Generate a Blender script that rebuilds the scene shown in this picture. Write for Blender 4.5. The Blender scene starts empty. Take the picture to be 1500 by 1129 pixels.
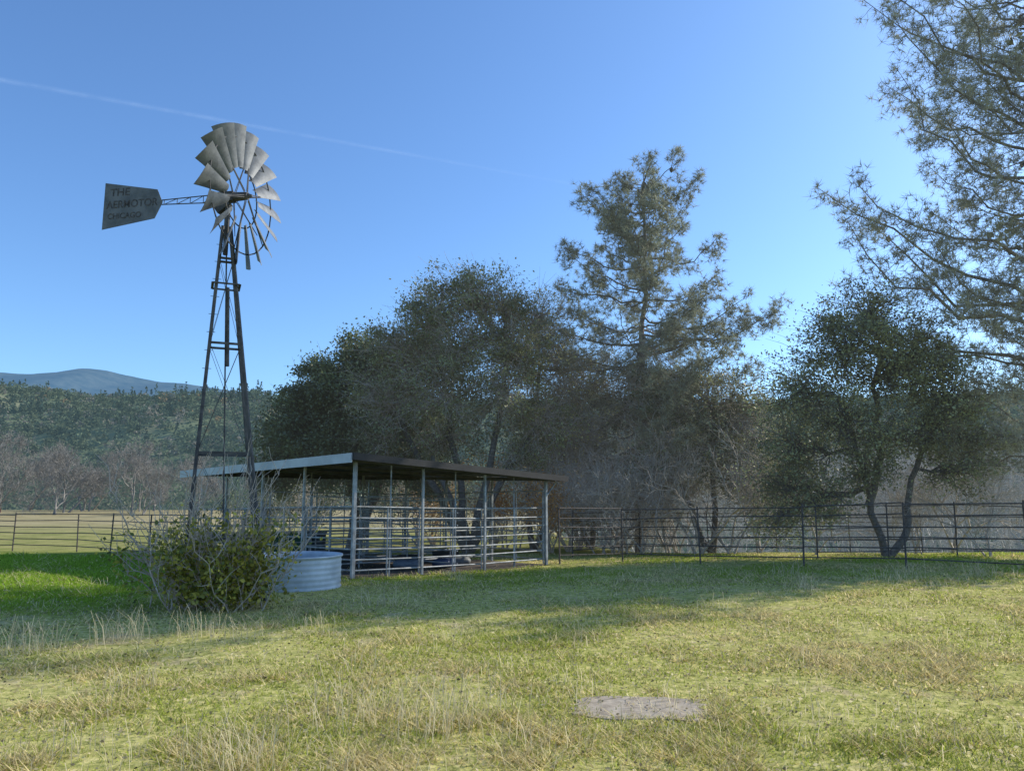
import bpy, math, random
import numpy as np
from mathutils import Vector, Matrix
rng=np.random.default_rng(7); random.seed(7)
sc=bpy.context.scene
COL=sc.collection

# ---------------------------------------------------------------- helpers
WORLD={}
def reg(o,loc=(0,0,0)):
    WORLD[o.name]=Matrix.Translation(Vector(loc))
def mesh_np(name,V,F,mat,parent=None,col=None,smooth=False):
    V=np.asarray(V,dtype=np.float32).reshape(-1,3)
    me=bpy.data.meshes.new(name)
    if isinstance(F,np.ndarray):
        n,k=F.shape
        me.vertices.add(len(V)); me.vertices.foreach_set('co',V.ravel())
        me.loops.add(n*k); me.loops.foreach_set('vertex_index',F.astype(np.int32).ravel())
        me.polygons.add(n)
        me.polygons.foreach_set('loop_start',np.arange(0,n*k,k,dtype=np.int32))
        me.polygons.foreach_set('loop_total',np.full(n,k,dtype=np.int32))
        if smooth: me.polygons.foreach_set('use_smooth',np.ones(n,dtype=bool))
        me.update(calc_edges=True)
    else:
        me.from_pydata([tuple(map(float,v)) for v in V],[],F); me.update()
        if smooth:
            for p in me.polygons: p.use_smooth=True
    if col is not None:
        a=me.color_attributes.new('Col','FLOAT_COLOR','POINT')
        c=np.ones((len(V),4),dtype=np.float32); c[:,:3]=col
        a.data.foreach_set('color',c.ravel())
    me.materials.append(mat)
    o=bpy.data.objects.new(name,me); reg(o)
    COL.objects.link(o)
    if parent is not None:
        o.parent=parent; o.matrix_parent_inverse=WORLD[parent.name].inverted()
    return o
def empty(name,loc,label=None,cat=None,group=None):
    o=bpy.data.objects.new(name,None); o.location=loc; o.empty_display_size=.3
    COL.objects.link(o); reg(o,loc)
    tag(o,label,cat,group)
    return o
def tag(o,label=None,cat=None,group=None,kind=None):
    if label:o['label']=label
    if cat:o['category']=cat
    if group:o['group']=group
    if kind:o['kind']=kind
    return o
def sm(a,b,x):
    t=np.clip((x-a)/(b-a),0,1); return t*t*(3-2*t)
GR=np.random.default_rng(3).random((256,256))
def vnoise(x,y,s):
    x=np.asarray(x)/s+100.3; y=np.asarray(y)/s+57.7
    xi=np.floor(x).astype(int); yi=np.floor(y).astype(int); fx=x-xi; fy=y-yi
    fx=fx*fx*(3-2*fx); fy=fy*fy*(3-2*fy)
    a=GR[xi%256,yi%256]; b=GR[(xi+1)%256,yi%256]; c=GR[xi%256,(yi+1)%256]; d=GR[(xi+1)%256,(yi+1)%256]
    return (a*(1-fx)+b*fx)*(1-fy)+(c*(1-fx)+d*fx)*fy
def fbm(x,y,s,o=4):
    r=0;a=.5;t=0
    for i in range(o):
        r=r+a*vnoise(x,y+31*i,s/2**i); t+=a; a*=.55
    return r/t
def H(X,Y):
    X=np.asarray(X,float);Y=np.asarray(Y,float)
    z=-0.025*np.clip(Y-14,0,14)
    z=z+.10*sm(5,10,X)*sm(10,16,Y)*(1-sm(22,30,Y))
    z=z-sm(1,8,X)*.10*np.clip(Y-27,0,70)
    z=z-13*sm(106,170,Y)
    z=z+.10*(fbm(X,Y,3.5,3)-.5)*(1-sm(60,120,Y))
    return np.maximum(z,-15)
def h(x,y): return float(H(x,y))

# ---------------------------------------------------------------- materials
def nodes(name):
    m=bpy.data.materials.new(name); m.use_nodes=True
    nt=m.node_tree; nt.nodes.clear(); out=nt.nodes.new('ShaderNodeOutputMaterial')
    return m,nt,out
def ramp(nt,stops,fac):
    r=nt.nodes.new('ShaderNodeValToRGB'); e=r.color_ramp.elements
    while len(e)<len(stops): e.new(.5)
    for el,(p,c) in zip(e,stops): el.position=p; el.color=(*c,1)
    nt.links.new(fac,r.inputs[0]); return r.outputs[0]
def noise(nt,scale,detail=5,rough=.6,vec=None,coord='Object'):
    tc=nt.nodes.new('ShaderNodeTexCoord'); n=nt.nodes.new('ShaderNodeTexNoise')
    n.inputs['Scale'].default_value=scale;n.inputs['Detail'].default_value=detail;n.inputs['Roughness'].default_value=rough
    nt.links.new(tc.outputs[coord] if vec is None else vec,n.inputs['Vector']); return n.outputs['Fac']
def surf(name,c1,c2,scale=8,rough=.7,metal=0,bump=.0,p1=.35,p2=.65,c3=None,haze=None):
    m,nt,out=nodes(name)
    b=nt.nodes.new('ShaderNodeBsdfPrincipled')
    f=noise(nt,scale)
    st=[(p1,c1),(p2,c2)]
    if c3: st.append((min(1,p2+.12),c3))
    c=ramp(nt,st,f); nt.links.new(c,b.inputs['Base Color'])
    b.inputs['Roughness'].default_value=rough; b.inputs['Metallic'].default_value=metal
    if haze:
        b.inputs['Emission Color'].default_value=(*haze,1); b.inputs['Emission Strength'].default_value=1  # even self-glow standing in for airlight, painted into the surface
    if bump:
        bn=nt.nodes.new('ShaderNodeBump'); bn.inputs['Strength'].default_value=bump; bn.inputs['Distance'].default_value=.02
        nt.links.new(noise(nt,scale*4),bn.inputs['Height']); nt.links.new(bn.outputs[0],b.inputs['Normal'])
    nt.links.new(b.outputs[0],out.inputs[0]); return m
def leafmat(name,trans=.35,haze=None,gloss=0.0):
    m,nt,out=nodes(name)
    a=nt.nodes.new('ShaderNodeAttribute'); a.attribute_name='Col'
    d=nt.nodes.new('ShaderNodeBsdfDiffuse'); t=nt.nodes.new('ShaderNodeBsdfTranslucent')
    nt.links.new(a.outputs['Color'],d.inputs[0]); nt.links.new(a.outputs['Color'],t.inputs[0])
    mx=nt.nodes.new('ShaderNodeMixShader'); mx.inputs[0].default_value=trans
    nt.links.new(d.outputs[0],mx.inputs[1]); nt.links.new(t.outputs[0],mx.inputs[2])
    res=mx.outputs[0]
    if gloss>0:
        g=nt.nodes.new('ShaderNodeBsdfGlossy'); g.inputs['Roughness'].default_value=.45; g.inputs[0].default_value=(.8,.77,.68,1)
        m2=nt.nodes.new('ShaderNodeMixShader'); m2.inputs[0].default_value=gloss
        nt.links.new(res,m2.inputs[1]); nt.links.new(g.outputs[0],m2.inputs[2]); res=m2.outputs[0]
    if haze:
        e=nt.nodes.new('ShaderNodeEmission'); e.inputs[0].default_value=(*haze,1); e.inputs[1].default_value=1  # foliage glows faintly to imitate airlight, no real haze in the air
        ad=nt.nodes.new('ShaderNodeAddShader'); nt.links.new(res,ad.inputs[0]); nt.links.new(e.outputs[0],ad.inputs[1]); res=ad.outputs[0]
    nt.links.new(res,out.inputs[0]); return m
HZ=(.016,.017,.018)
FAR_HAZE=(.030,.048,.060)  # bluish emission painted on hill and forest as distance haze
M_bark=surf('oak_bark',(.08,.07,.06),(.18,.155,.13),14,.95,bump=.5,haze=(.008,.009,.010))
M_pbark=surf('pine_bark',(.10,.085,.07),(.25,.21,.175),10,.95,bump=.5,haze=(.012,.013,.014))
M_twig=surf('grey_twig',(.26,.23,.19),(.48,.42,.36),5,.95,haze=HZ)
M_twigf=surf('hazed_far_twig',(.24,.225,.205),(.42,.40,.37),3,.95,haze=(.065,.080,.095))  # bluish lift is emission painted on as haze
M_twigr=surf('brown_twig',(.14,.125,.105),(.27,.245,.21),2,.95,haze=(.016,.021,.026))
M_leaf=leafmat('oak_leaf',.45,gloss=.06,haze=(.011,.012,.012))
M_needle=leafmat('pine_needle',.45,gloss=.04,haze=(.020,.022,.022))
M_fig=leafmat('fig_leaf',.5,gloss=.03)
M_grass=leafmat('grass_blade',.5)
M_forest=leafmat('forest_foliage',.3,haze=FAR_HAZE)
M_rust=surf('rusty_pipe',(.07,.055,.05),(.16,.13,.115),9,.8,.2)
M_white=surf('weathered_white_pipe',(.18,.18,.18),(.42,.43,.43),5,.6,.1,c3=(.24,.18,.15))
M_galv=surf('galvanised_steel',(.10,.107,.115),(.20,.205,.21),5,.6,0.15,bump=.1)
M_tower=surf('tower_steel',(.045,.044,.045),(.115,.108,.105),6,.8,.1)
M_vane=surf('vane_sheet',(.08,.09,.10),(.15,.16,.17),4,.7,.1)
M_letter=surf('faded_lettering',(.03,.027,.027),(.095,.09,.09),22,.8)
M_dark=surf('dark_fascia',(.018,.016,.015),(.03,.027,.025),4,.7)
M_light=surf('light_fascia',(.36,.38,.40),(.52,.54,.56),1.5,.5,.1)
M_roof=surf('roof_sheet',(.10,.105,.115),(.17,.175,.185),1.5,.6,.1)
M_raft=surf('rafter_steel',(.07,.07,.072),(.12,.12,.125),4,.7)
M_tank=surf('tank_steel',(.42,.45,.48),(.60,.63,.66),3,.5,.1)
M_black=surf('black_rubber',(.03,.03,.028),(.05,.048,.045),8,.7)
M_slab=surf('rough_concrete',(.27,.215,.15),(.47,.39,.285),9,.95,bump=.25)

# ---------------------------------------------------------------- geometry builders
def tubes(segs,sides=4):
    S=np.asarray(segs,float).reshape(-1,8)
    p0=S[:,:3];p1=S[:,3:6];r0=S[:,6:7];r1=S[:,7:8]
    d=p1-p0; d/=np.linalg.norm(d,axis=1,keepdims=True)+1e-9
    ref=np.where(np.abs(d[:,2:3])>.9,np.array([[1.,0,0]]),np.array([[0,0,1.]]))
    u=np.cross(d,ref); u/=np.linalg.norm(u,axis=1,keepdims=True)+1e-9
    v=np.cross(d,u)
    n=len(S); V=np.zeros((n,2*sides,3))
    for i in range(sides):
        a=2*math.pi*i/sides
        o=u*math.cos(a)+v*math.sin(a)
        V[:,i]=p0+o*r0; V[:,sides+i]=p1+o*r1
    F=[]
    for i in range(sides):
        j=(i+1)%sides; F.append([i,j,sides+j,sides+i])
    F=np.array(F)[None]+ (np.arange(n)*2*sides)[:,None,None]
    return V.reshape(-1,3),F.reshape(-1,4)
def rods(name,segs,mat,parent=None,sides=6,cap=True):
    V,F=tubes(segs,sides)
    faces=[list(map(int,f)) for f in F]
    n=len(V)//(2*sides)
    if cap:
        for i in range(n):
            b=i*2*sides
            faces.append([b+k for k in range(sides)][::-1]); faces.append([b+sides+k for k in range(sides)])
    return mesh_np(name,V,faces,mat,parent)
def seg(a,b,r0,r1=None):
    return [*a,*b,r0,r0 if r1 is None else r1]
def box(a,b,w,t,up=(0,0,1)):
    a=np.array(a,float);b=np.array(b,float);d=b-a;d/=np.linalg.norm(d)
    up=np.array(up,float); s=np.cross(d,up); s/=np.linalg.norm(s); u=np.cross(s,d)
    V=[]
    for p in (a,b):
        for x,y in((-1,-1),(1,-1),(1,1),(-1,1)): V.append(p+s*x*t/2+u*y*w/2)
    F=[[0,3,2,1],[4,5,6,7],[0,1,5,4],[1,2,6,5],[2,3,7,6],[3,0,4,7]]
    return V,F
def boxes(name,bl,mat,parent=None):
    V=[];F=[]
    for b in bl:
        v,f=box(*b); n=len(V); V+=v; F+=[[i+n for i in q] for q in f]
    return mesh_np(name,V,F,mat,parent)
def unit(n,r):
    v=r.normal(size=(n,3)); return v/np.linalg.norm(v,axis=1,keepdims=True)
def leaves(C,size,colr,r,flat=0.0,asp=.55):
    n=len(C); u=unit(n,r); w=unit(n,r)
    if flat: u[:,2]*=(1-flat); w[:,2]*=(1-flat)
    u/=np.linalg.norm(u,axis=1,keepdims=True)
    v=np.cross(u,w); v/=np.linalg.norm(v,axis=1,keepdims=True)+1e-9
    s=(size*(.6+.8*r.random((n,1))))
    V=np.stack([C-u*s,C+v*s*asp,C+u*s,C-v*s*asp],1)
    F=np.arange(n*4).reshape(n,4)
    return V.reshape(-1,3),F,np.repeat(colr,4,axis=0)
def wig(p0,p1,n,amp,r,sag=0):
    p0=np.array(p0,float);p1=np.array(p1,float); L=np.linalg.norm(p1-p0)
    t=np.linspace(0,1,n+1)[:,None]
    P=p0+(p1-p0)*t
    off=np.cumsum(r.normal(size=(n+1,3)),0); off-=off[0]; off=off-off[-1]*t
    P=P+off*amp*L/n
    P[:,2]+= sag*L*4*(t*(1-t))[:,0]
    return P
def chain(segs,P,r0,r1):
    n=len(P)-1
    for i in range(n):
        a=r0+(r1-r0)*i/n; b=r0+(r1-r0)*(i+1)/n
        d=(P[i+1]-P[i]); 
        segs.append([*(P[i]-d*.03),*(P[i+1]+d*.03),a,b])

def oak(name,base,trunk_pts,lobes,label,seed,leafc,nleaf=70,lsize=.06,trunk_r=.22,density=26,twigs=3,cl_sig=.26,bare=0.0,twmat=None,yel=.5):
    r=np.random.default_rng(seed)
    base=np.array(base,float)
    root=empty(name,tuple(base),label,'tree')
    segs=[];fine=[]
    forks=[]
    for tp in trunk_pts:
        P=[base+np.array(q) for q in tp]
        full=[]
        for a,b in zip(P[:-1],P[1:]):
            full+=list(wig(a,b,4,.16,r))[:-1]
        full.append(P[-1]); full=np.array(full)
        chain(segs,full,trunk_r,trunk_r*.5); forks.append(full)
    C=[];Cc=[]
    for lb in lobes:
        c=base+np.array(lb[:3]); R=np.array(lb[3:6]); dens=lb[6] if len(lb)>6 else 1
        best=None
        for f in forks:
            k=f[len(f)//2:]
            dd=np.linalg.norm(k-c,axis=1)+ .6*np.maximum(0,k[:,2]-c[2]); i=int(dd.argmin())
            if best is None or dd[i]<best[0]: best=(dd[i],k[i])
        limb=wig(best[1],c,7,.30,r,.03)
        chain(segs,limb,trunk_r*.42,.035)
        nc=int(density*dens*(R[0]*R[1]*R[2])**(1/1.6))
        for j in range(nc):
            uv=unit(1,r)[0]; q=c+uv*R*(r.random()**.4)*(1+.20*r.normal())
            s=limb[r.integers(3,8)]
            tw=wig(s,q,4,.25,r,.02); chain(fine,tw,.022,.006)
            for k in range(twigs):
                e=q+r.normal(size=3)*.38*np.array([1,1,.8])
                chain(fine,wig(tw[r.integers(2,5)],e,2,.2,r),.008,.003)
            if r.random()<bare: continue
            m=int(nleaf*(.4+1.2*r.random())); sg=cl_sig*(.55+.9*r.random())
            pts=q+r.normal(size=(m,3))*sg*np.array([1,1,.7])
            C.append(pts)
            base_c=np.array(leafc)*(.5+1.0*r.random())
            mix=r.random()*yel
            base_c=base_c*(1-mix)+mix*np.array([base_c[1]*1.10,base_c[1],base_c[1]*.45])
            Cc.append(base_c*(.8+.4*r.random((m,1))))
    V,F=tubes(segs,7)
    V2,F2=tubes(fine,3)
    if twmat is None:
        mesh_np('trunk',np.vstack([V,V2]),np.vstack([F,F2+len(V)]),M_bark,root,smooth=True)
    else:
        mesh_np('trunk',V,F,M_bark,root,smooth=True); mesh_np('twigs',V2,F2,twmat,root)
    C=np.vstack(C);Cc=np.vstack(Cc)
    V,F,c=leaves(C,lsize,Cc,r)
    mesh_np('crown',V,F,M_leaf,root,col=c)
    return root

def tufts(T,D,r,nn=16,ln=.22,w=.009,colr=(.09,.12,.07)):
    n=len(T); T=np.repeat(T,nn,0); D=np.repeat(D,nn,0)
    d=D*.55+unit(n*nn,r)*.95; d/=np.linalg.norm(d,axis=1,keepdims=True)
    L=ln*(.7+.6*r.random((n*nn,1)))
    s=np.cross(d,unit(n*nn,r)); s/=np.linalg.norm(s,axis=1,keepdims=True)
    tip=T+d*L; tip[:,2]-=.02
    V=np.stack([T-s*w,T+s*w,tip],1).reshape(-1,3)
    F=np.arange(n*nn*3).reshape(-1,3)
    cc=np.array(colr)*(.45+1.0*np.repeat(r.random((n,1)),nn,0))*(.85+.3*r.random((n*nn,1)))
    return V,F,np.repeat(cc,3,0)

def pine(name,base,top,branches,label,seed,trunk_r=.25,cones=0,conez=0,dens=1.0,nn=16,ln=.22,dead=0,colr=(.09,.12,.07),amp=.22,spread=.13,w=.009):
    r=np.random.default_rng(seed); base=np.array(base,float); top=np.array(top,float)
    root=empty(name,tuple(base),label,'tree')
    tr=wig(base,top,16,.13,r); segs=[];fine=[]
    chain(segs,tr,trunk_r,.03)
    T=[];D=[]
    for (z,az,L,rise) in branches:
        f=(z-base[2])/(top[2]-base[2]); f=min(max(f,0),.995)
        i=f*16; k=int(i); p=tr[k]+(tr[min(k+1,16)]-tr[k])*(i-k)
        dirv=np.array([math.cos(az),math.sin(az),0.])
        e=p+dirv*L+np.array([0,0,rise])
        nseg=8
        P=wig(p,e,nseg,amp,r,-.10-.06*r.random())
        r0=.013+.009*L
        chain(segs,P,r0,.008)
        ns=int((4+L*5.5)*dens)
        for j in range(ns):
            t=(.20+.80*r.random()**.7)*nseg; k=min(int(t),nseg-1)
            q=P[k]+(P[k+1]-P[k])*(t-k)
            sl=(.25+.95*r.random())*(.38+.2*min(L,4.5))*(1.15-.6*t/nseg)
            side=np.cross(dirv,[0,0,1])*r.choice([-1,1])
            dd=dirv*(.1+.6*r.random())+side*(.1+.8*r.random())+np.array([0,0,-.6+1.35*r.random()])
            dd/=np.linalg.norm(dd); e2=q+dd*sl
            S=wig(q,e2,4,.25,r,-.12); chain(fine,S,.010,.004)
            nt=int(2+sl*5.5)
            for m in range(nt):
                t2=(.25+.75*r.random())*4; kk=min(int(t2),3)
                qq=S[kk]+(S[kk+1]-S[kk])*(t2-kk)
                off=r.normal(size=3)*spread
                if r.random()<.5: fine.append([*qq,*(qq+off),.004,.003])
                T.append(qq+off); D.append(dd*.4+np.array([0,0,.5])+unit(1,r)[0]*.5)
            T.append(S[-1]); D.append(dd*.5+np.array([0,0,.8]))
        for m in range(4): T.append(P[-1]+r.normal(size=3)*.06); D.append(dirv*.6+np.array([0,0,.7]))
    for m in range(18):
        T.append(tr[-1]+np.array([r.normal()*.10,r.normal()*.10,-r.random()*1.0])); D.append(np.array([0,0,1.]))
    dsg=[]
    for j in range(dead):
        f=.10+.50*r.random(); i=f*16;k=int(i);p=tr[k]
        az=r.random()*6.28; L=.9+2.4*r.random()
        P=wig(p,p+np.array([math.cos(az)*L,math.sin(az)*L,-.5*L+.3*r.normal()]),5,.22,r)
        chain(dsg,P,.02,.004)
        for q in range(9):
            k=r.integers(1,5); chain(dsg,wig(P[k],P[k]+r.normal(size=3)*.45+np.array([0,0,-.35]),3,.2,r),.008,.0035)
    V,F=tubes(segs,7); V2,F2=tubes(fine,3)
    mesh_np('trunk',np.vstack([V,V2]),np.vstack([F,F2+len(V)]),M_pbark,root,smooth=True)
    if dsg:
        V,F=tubes(dsg,3); o=mesh_np('dead_twigs',V,F,M_twig,root); tag(o,kind='stuff')
    T=np.array(T);D=np.array(D); D/=np.linalg.norm(D,axis=1,keepdims=True)+1e-6
    V,F,c=tufts(T,D,r,nn,ln,w=w,colr=colr)
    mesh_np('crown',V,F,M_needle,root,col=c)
    if cones:
        ends=np.array([s[3:6] for s in segs]); ends=ends[ends[:,2]>conez]
        Vs=[];Fs=[]
        for j in range(cones):
            c=ends[r.integers(0,len(ends))]+r.normal(size=3)*.05-np.array([0,0,.08])
            n=len(Vs)
            for a in range(5):
                zz=[.11,.06,0,-.06,-.11][a]; rr=[.015,.06,.085,.06,.015][a]
                for b in range(6): Vs.append([c[0]+rr*math.cos(b*1.047),c[1]+rr*math.sin(b*1.047),c[2]+zz])
            for a in range(4):
                for b in range(6): Fs.append([n+a*6+b,n+a*6+(b+1)%6,n+a*6+6+(b+1)%6,n+a*6+6+b])
        o=mesh_np('cones',Vs,Fs,M_bark,root); tag(o,kind='stuff')
    return root

def grow(p,d,L,rad,lev,segs,tips,r,up=.12,spread=.55,kids=3):
    n=3; pts=[p]
    for i in range(n):
        d=d+r.normal(size=3)*.16+np.array([0,0,up*.3]); d/=np.linalg.norm(d)
        p=p+d*L/n; pts.append(p)
    chain(segs,np.array(pts),rad,rad*.62)
    if lev==0: tips.append(p); return
    for k in range(kids):
        dd=d+unit(1,r)[0]*spread*1.3+np.array([0,0,up]); dd/=np.linalg.norm(dd)
        st=pts[-1] if k<2 else pts[r.integers(1,4)]
        grow(st,dd,L*(.6+.28*r.random()),rad*.58,lev-1,segs,tips,r,up,spread,kids)
def bare_mesh(seed,L0,rad,lev,stems=1,up=.12,spread=.55,kids=3,minr=.004):
    r=np.random.default_rng(seed); segs=[];tips=[]
    for s in range(stems):
        d=np.array([r.normal()*.35*(stems>1)+.05*r.normal(),r.normal()*.35*(stems>1),1.]); d/=np.linalg.norm(d)
        grow(np.array([r.normal()*.12*(stems>1),r.normal()*.12*(stems>1),-.1]),d,L0*(.7+.5*r.random()),rad,lev,segs,tips,r,up,spread,kids)
    S=np.array(segs); S[:,6:]=np.maximum(S[:,6:],minr)
    return S,np.array(tips),r

# ---------------------------------------------------------------- ground
def axis_vals(a,b,fine0,fine1,step,growf=1.12):
    v=[fine0]
    while v[-1]<fine1: v.append(v[-1]+step)
    s=step;hi=v[-1];up=[]
    while hi<b: s*=growf; hi+=s; up.append(hi)
    s=step;lo=v[0];dn=[]
    while lo>a: s*=growf; lo-=s; dn.append(lo)
    return np.array(dn[::-1]+v+up)
xs=axis_vals(-9000,9000,-14,14,.25); ys=axis_vals(-300,14000,2,24,.25,1.06)
GX,GY=np.meshgrid(xs,ys); GZ=H(GX,GY)
V=np.stack([GX,GY,GZ],-1).reshape(-1,3); nx=len(xs);ny=len(ys)
ii=(np.arange(ny-1)[:,None]*nx+np.arange(nx-1)[None]).ravel()
F=np.stack([ii,ii+1,ii+1+nx,ii+nx],1)
m,nt,out=nodes('grassy_ground')
b=nt.nodes.new('ShaderNodeBsdfDiffuse')
n1=noise(nt,.35,6,.65); n2=noise(nt,9,8,.75); n3=noise(nt,1.6,5,.6); n4=noise(nt,.9,6,.7)
c_near=ramp(nt,[(.28,(.12,.10,.035)),(.42,(.30,.30,.085)),(.55,(.52,.47,.16)),(.70,(.80,.67,.31))],n2)
c_dirt=ramp(nt,[(.3,(.32,.24,.13)),(.7,(.68,.55,.32))],n2)
c_green=ramp(nt,[(.3,(.10,.14,.015)),(.7,(.28,.37,.045))],n2)
c_far=ramp(nt,[(.35,(.28,.235,.12)),(.65,(.42,.35,.20))],n1)
c_mid=ramp(nt,[(.35,(.18,.20,.06)),(.65,(.36,.32,.13))],n4)
geo=nt.nodes.new('ShaderNodeNewGeometry'); sep=nt.nodes.new('ShaderNodeSeparateXYZ'); nt.links.new(geo.outputs['Position'],sep.inputs[0])
def mr(inp,a,b_,o0=0,o1=1):
    q=nt.nodes.new('ShaderNodeMapRange'); q.interpolation_type='SMOOTHSTEP'
    for k,v_ in zip((1,2,3,4),(a,b_,o0,o1)): q.inputs[k].default_value=v_
    nt.links.new(inp,q.inputs[0]); return q.outputs[0]
def math_(op,a,b_):
    q=nt.nodes.new('ShaderNodeMath'); q.operation=op; q.use_clamp=True
    for i,x in enumerate((a,b_)):
        if isinstance(x,(int,float)): q.inputs[i].default_value=x
        else: nt.links.new(x,q.inputs[i])
    return q.outputs[0]
def mixc(f,a,b_):
    q=nt.nodes.new('ShaderNodeMix'); q.data_type='RGBA'
    nt.links.new(f,q.inputs[0]); nt.links.new(a,q.inputs[6]); nt.links.new(b_,q.inputs[7]); return q.outputs[2]
inv=nt.nodes.new('ShaderNodeMath'); inv.operation='MULTIPLY'; inv.inputs[1].default_value=-1; nt.links.new(sep.outputs[0],inv.inputs[0])
gl=math_('MULTIPLY',mr(inv.outputs[0],4.5,7,0,1),mr(sep.outputs[1],10,13,0,1))
gm=math_('MULTIPLY',mr(sep.outputs[1],13.5,16,0,1),mr(n3,.45,.62,0,.45))
c=mixc(mr(n4,.54,.66,0,.8),c_near,c_dirt)
c=mixc(math_('MAXIMUM',gl,gm),c,c_green)
c=mixc(mr(sep.outputs[1],24,31,0,1),c,c_mid)
c=mixc(mr(sep.outputs[1],36,60,0,1),c,c_far)
nt.links.new(c,b.inputs[0])
bn=nt.nodes.new('ShaderNodeBump'); bn.inputs['Strength'].default_value=.6; bn.inputs['Distance'].default_value=.04
nt.links.new(n2,bn.inputs['Height']); nt.links.new(bn.outputs[0],b.inputs['Normal'])
nt.links.new(b.outputs[0],out.inputs[0])
g=mesh_np('ground',V,F,m,smooth=True); tag(g,'grassy field mixing green and dry straw',None,kind='structure')

# ---------------------------------------------------------------- grass
r=np.random.default_rng(11)
N=430000
Y=3.6*np.exp(r.random(N)*math.log(26/3.6)); X=(r.random(N)*2-1)*(.80*Y+.8)
keep=~((np.abs(X-1.05)<.44)&(np.abs(Y-6.4)<.25)&(r.random(N)<.96))
sx=(X+3.36)*.7071+(Y-16.2)*.7071; tx=-(X+3.36)*.7071+(Y-16.2)*.7071
keep&=~((sx>.2)&(sx<6.0)&(tx>.2)&(tx<8.2)&(r.random(N)<.95))
X=X[keep];Y=Y[keep];N=len(X)
pn=fbm(X,Y,1.3,4); pg=fbm(X+50,Y,3.0,3); pf=fbm(X-20,Y+9,.45,3)
left=(1-sm(-7,-5,X))*sm(10,12.5,Y)
lush=np.clip(left+.5*sm(14,16,Y)*sm(.45,.6,pg),0,1)
thin=r.random(N)<np.clip(.02+2.5*(pn-.30)+lush+1.6*(pf-.5),0.10,1)
X=X[thin];Y=Y[thin];pn=pn[thin];pg=pg[thin];pf=pf[thin];lush=lush[thin];N=len(X)
dry=(r.random(N)< np.clip(1.28-1.6*pg+1.2*(pf-.5),.10,.9)*(1-.85*lush))
hh=np.where(dry,.012+.040*r.random(N)**2,.009+.026*r.random(N))*(0.5+1.1*pn)*(1+.9*lush)
hh*=np.where(pf>.60,1.7,1)
wd=(.0020+.0006*Y)*(.7+.6*r.random(N))
az=r.random(N)*6.283; lean=(.6+1.6*r.random(N))*hh*np.where(dry,1.6,.8)
Z=H(X,Y)
b0=np.stack([X-np.sin(az)*wd,Y+np.cos(az)*wd,Z-.005],1); b1=np.stack([X+np.sin(az)*wd,Y-np.cos(az)*wd,Z-.005],1)
tp=np.stack([X+np.cos(az)*lean,Y+np.sin(az)*lean,Z+hh],1)
Vg=np.stack([b0,b1,tp],1).reshape(-1,3)
cg=np.array([.42,.46,.09])*(.5+.85*r.random((N,1)))
cgr=np.array([.30,.43,.05])*(.65+.7*r.random((N,1)))
cd=np.array([.92,.77,.40])*(.4+.75*r.random((N,1)))
cg=cg*(1-lush[:,None])+cgr*lush[:,None]
cc=np.where(dry[:,None],cd,cg)
Fg=np.arange(N*3).reshape(-1,3)
o=mesh_np('grass',Vg,Fg,M_grass,col=np.repeat(cc,3,0)); tag(o,'short green and straw coloured grass blades','grass',kind='stuff')
TV=[];TC=[]
spots=[(-.6,5.7,60,.36),(-1.15,5.9,45,.34),(-1.75,5.05,80,.30),(-.25,6.2,40,.30),(-1.6,6.6,28,.2),(-4.6,9.2,60,.36),(-3.9,9.6,50,.32),(-3.3,9.3,40,.26),(-3.4,7.0,40,.20),(-5.3,8.6,60,.34),(-2.6,10.2,25,.24),
(-.9,6.6,25,.22),(.1,5.4,25,.18),(3.2,12.0,20,.22),(5.4,14.2,30,.26),(7.6,15.4,30,.26),(-2.1,12.2,30,.26),(-1.6,7.5,25,.2),(2.4,6.1,14,.12),(-2.9,5.3,30,.2),(.6,7.2,18,.15),(9.5,15.6,30,.3),(8.4,16.4,30,.3),(6.3,17.6,30,.26),(4.2,19.2,30,.26),(-1.0,15.6,30,.2),(1.5,6.05,8,.07),(.6,6.12,8,.07)]
for k in range(300):
    y_=4.3*math.exp(r.random()*1.5); spots.append(((r.random()*2-1)*.75*y_,y_,int(4+r.random()*9),.05+.12*r.random()))
for (x,y,n,hgt) in spots:
    n=int(n*1.25)
    px_=x+r.normal(size=n)*(.14+.02*n**.5*.3); py_=y+r.normal(size=n)*.16
    z=H(px_,py_); a=r.random(n)*6.283; L=hgt*(.3+.85*r.random(n)); ln=L*(.15+1.1*r.random(n)**1.5)
    w=.0011+.0002*y
    A=np.stack([px_,py_,z-.01],1); M=np.stack([px_+np.cos(a)*ln*.35,py_+np.sin(a)*ln*.35,z+L*.6],1); T=np.stack([px_+np.cos(a)*ln,py_+np.sin(a)*ln,z+L],1)
    s=np.stack([-np.sin(a),np.cos(a),0*a],1)*w
    TV.append(np.stack([A-s,A+s,M+s,M-s],1).reshape(-1,4,3)); TV.append(np.stack([M-s,M+s,T+s*.9,T-s*.9],1).reshape(-1,4,3))
    c_=np.array([.84,.72,.45])*(.5+.6*r.random((n,1))); TC+= [c_,c_]
TV=np.vstack(TV);TC=np.vstack(TC)
o=mesh_np('dry_grass',TV.reshape(-1,3),np.arange(len(TV)*4).reshape(-1,4),M_grass,col=np.repeat(TC,4,0)); tag(o,'tall dry straw stalks in loose tufts','grass',kind='stuff')
n=14000
y_=4+r.random(n)**.7*12; x_=(r.random(n)*2-1)*.75*y_
C=np.stack([x_,y_,H(x_,y_)+.02],1)
V,F,c=leaves(C,.015,np.array([.74,.63,.40])*(.15+1.05*r.random((n,1))),r,flat=.7)
o=mesh_np('leaf_litter',V,F,M_grass,col=c); tag(o,'small dead leaves scattered on the lawn','leaves',kind='stuff')

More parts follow.
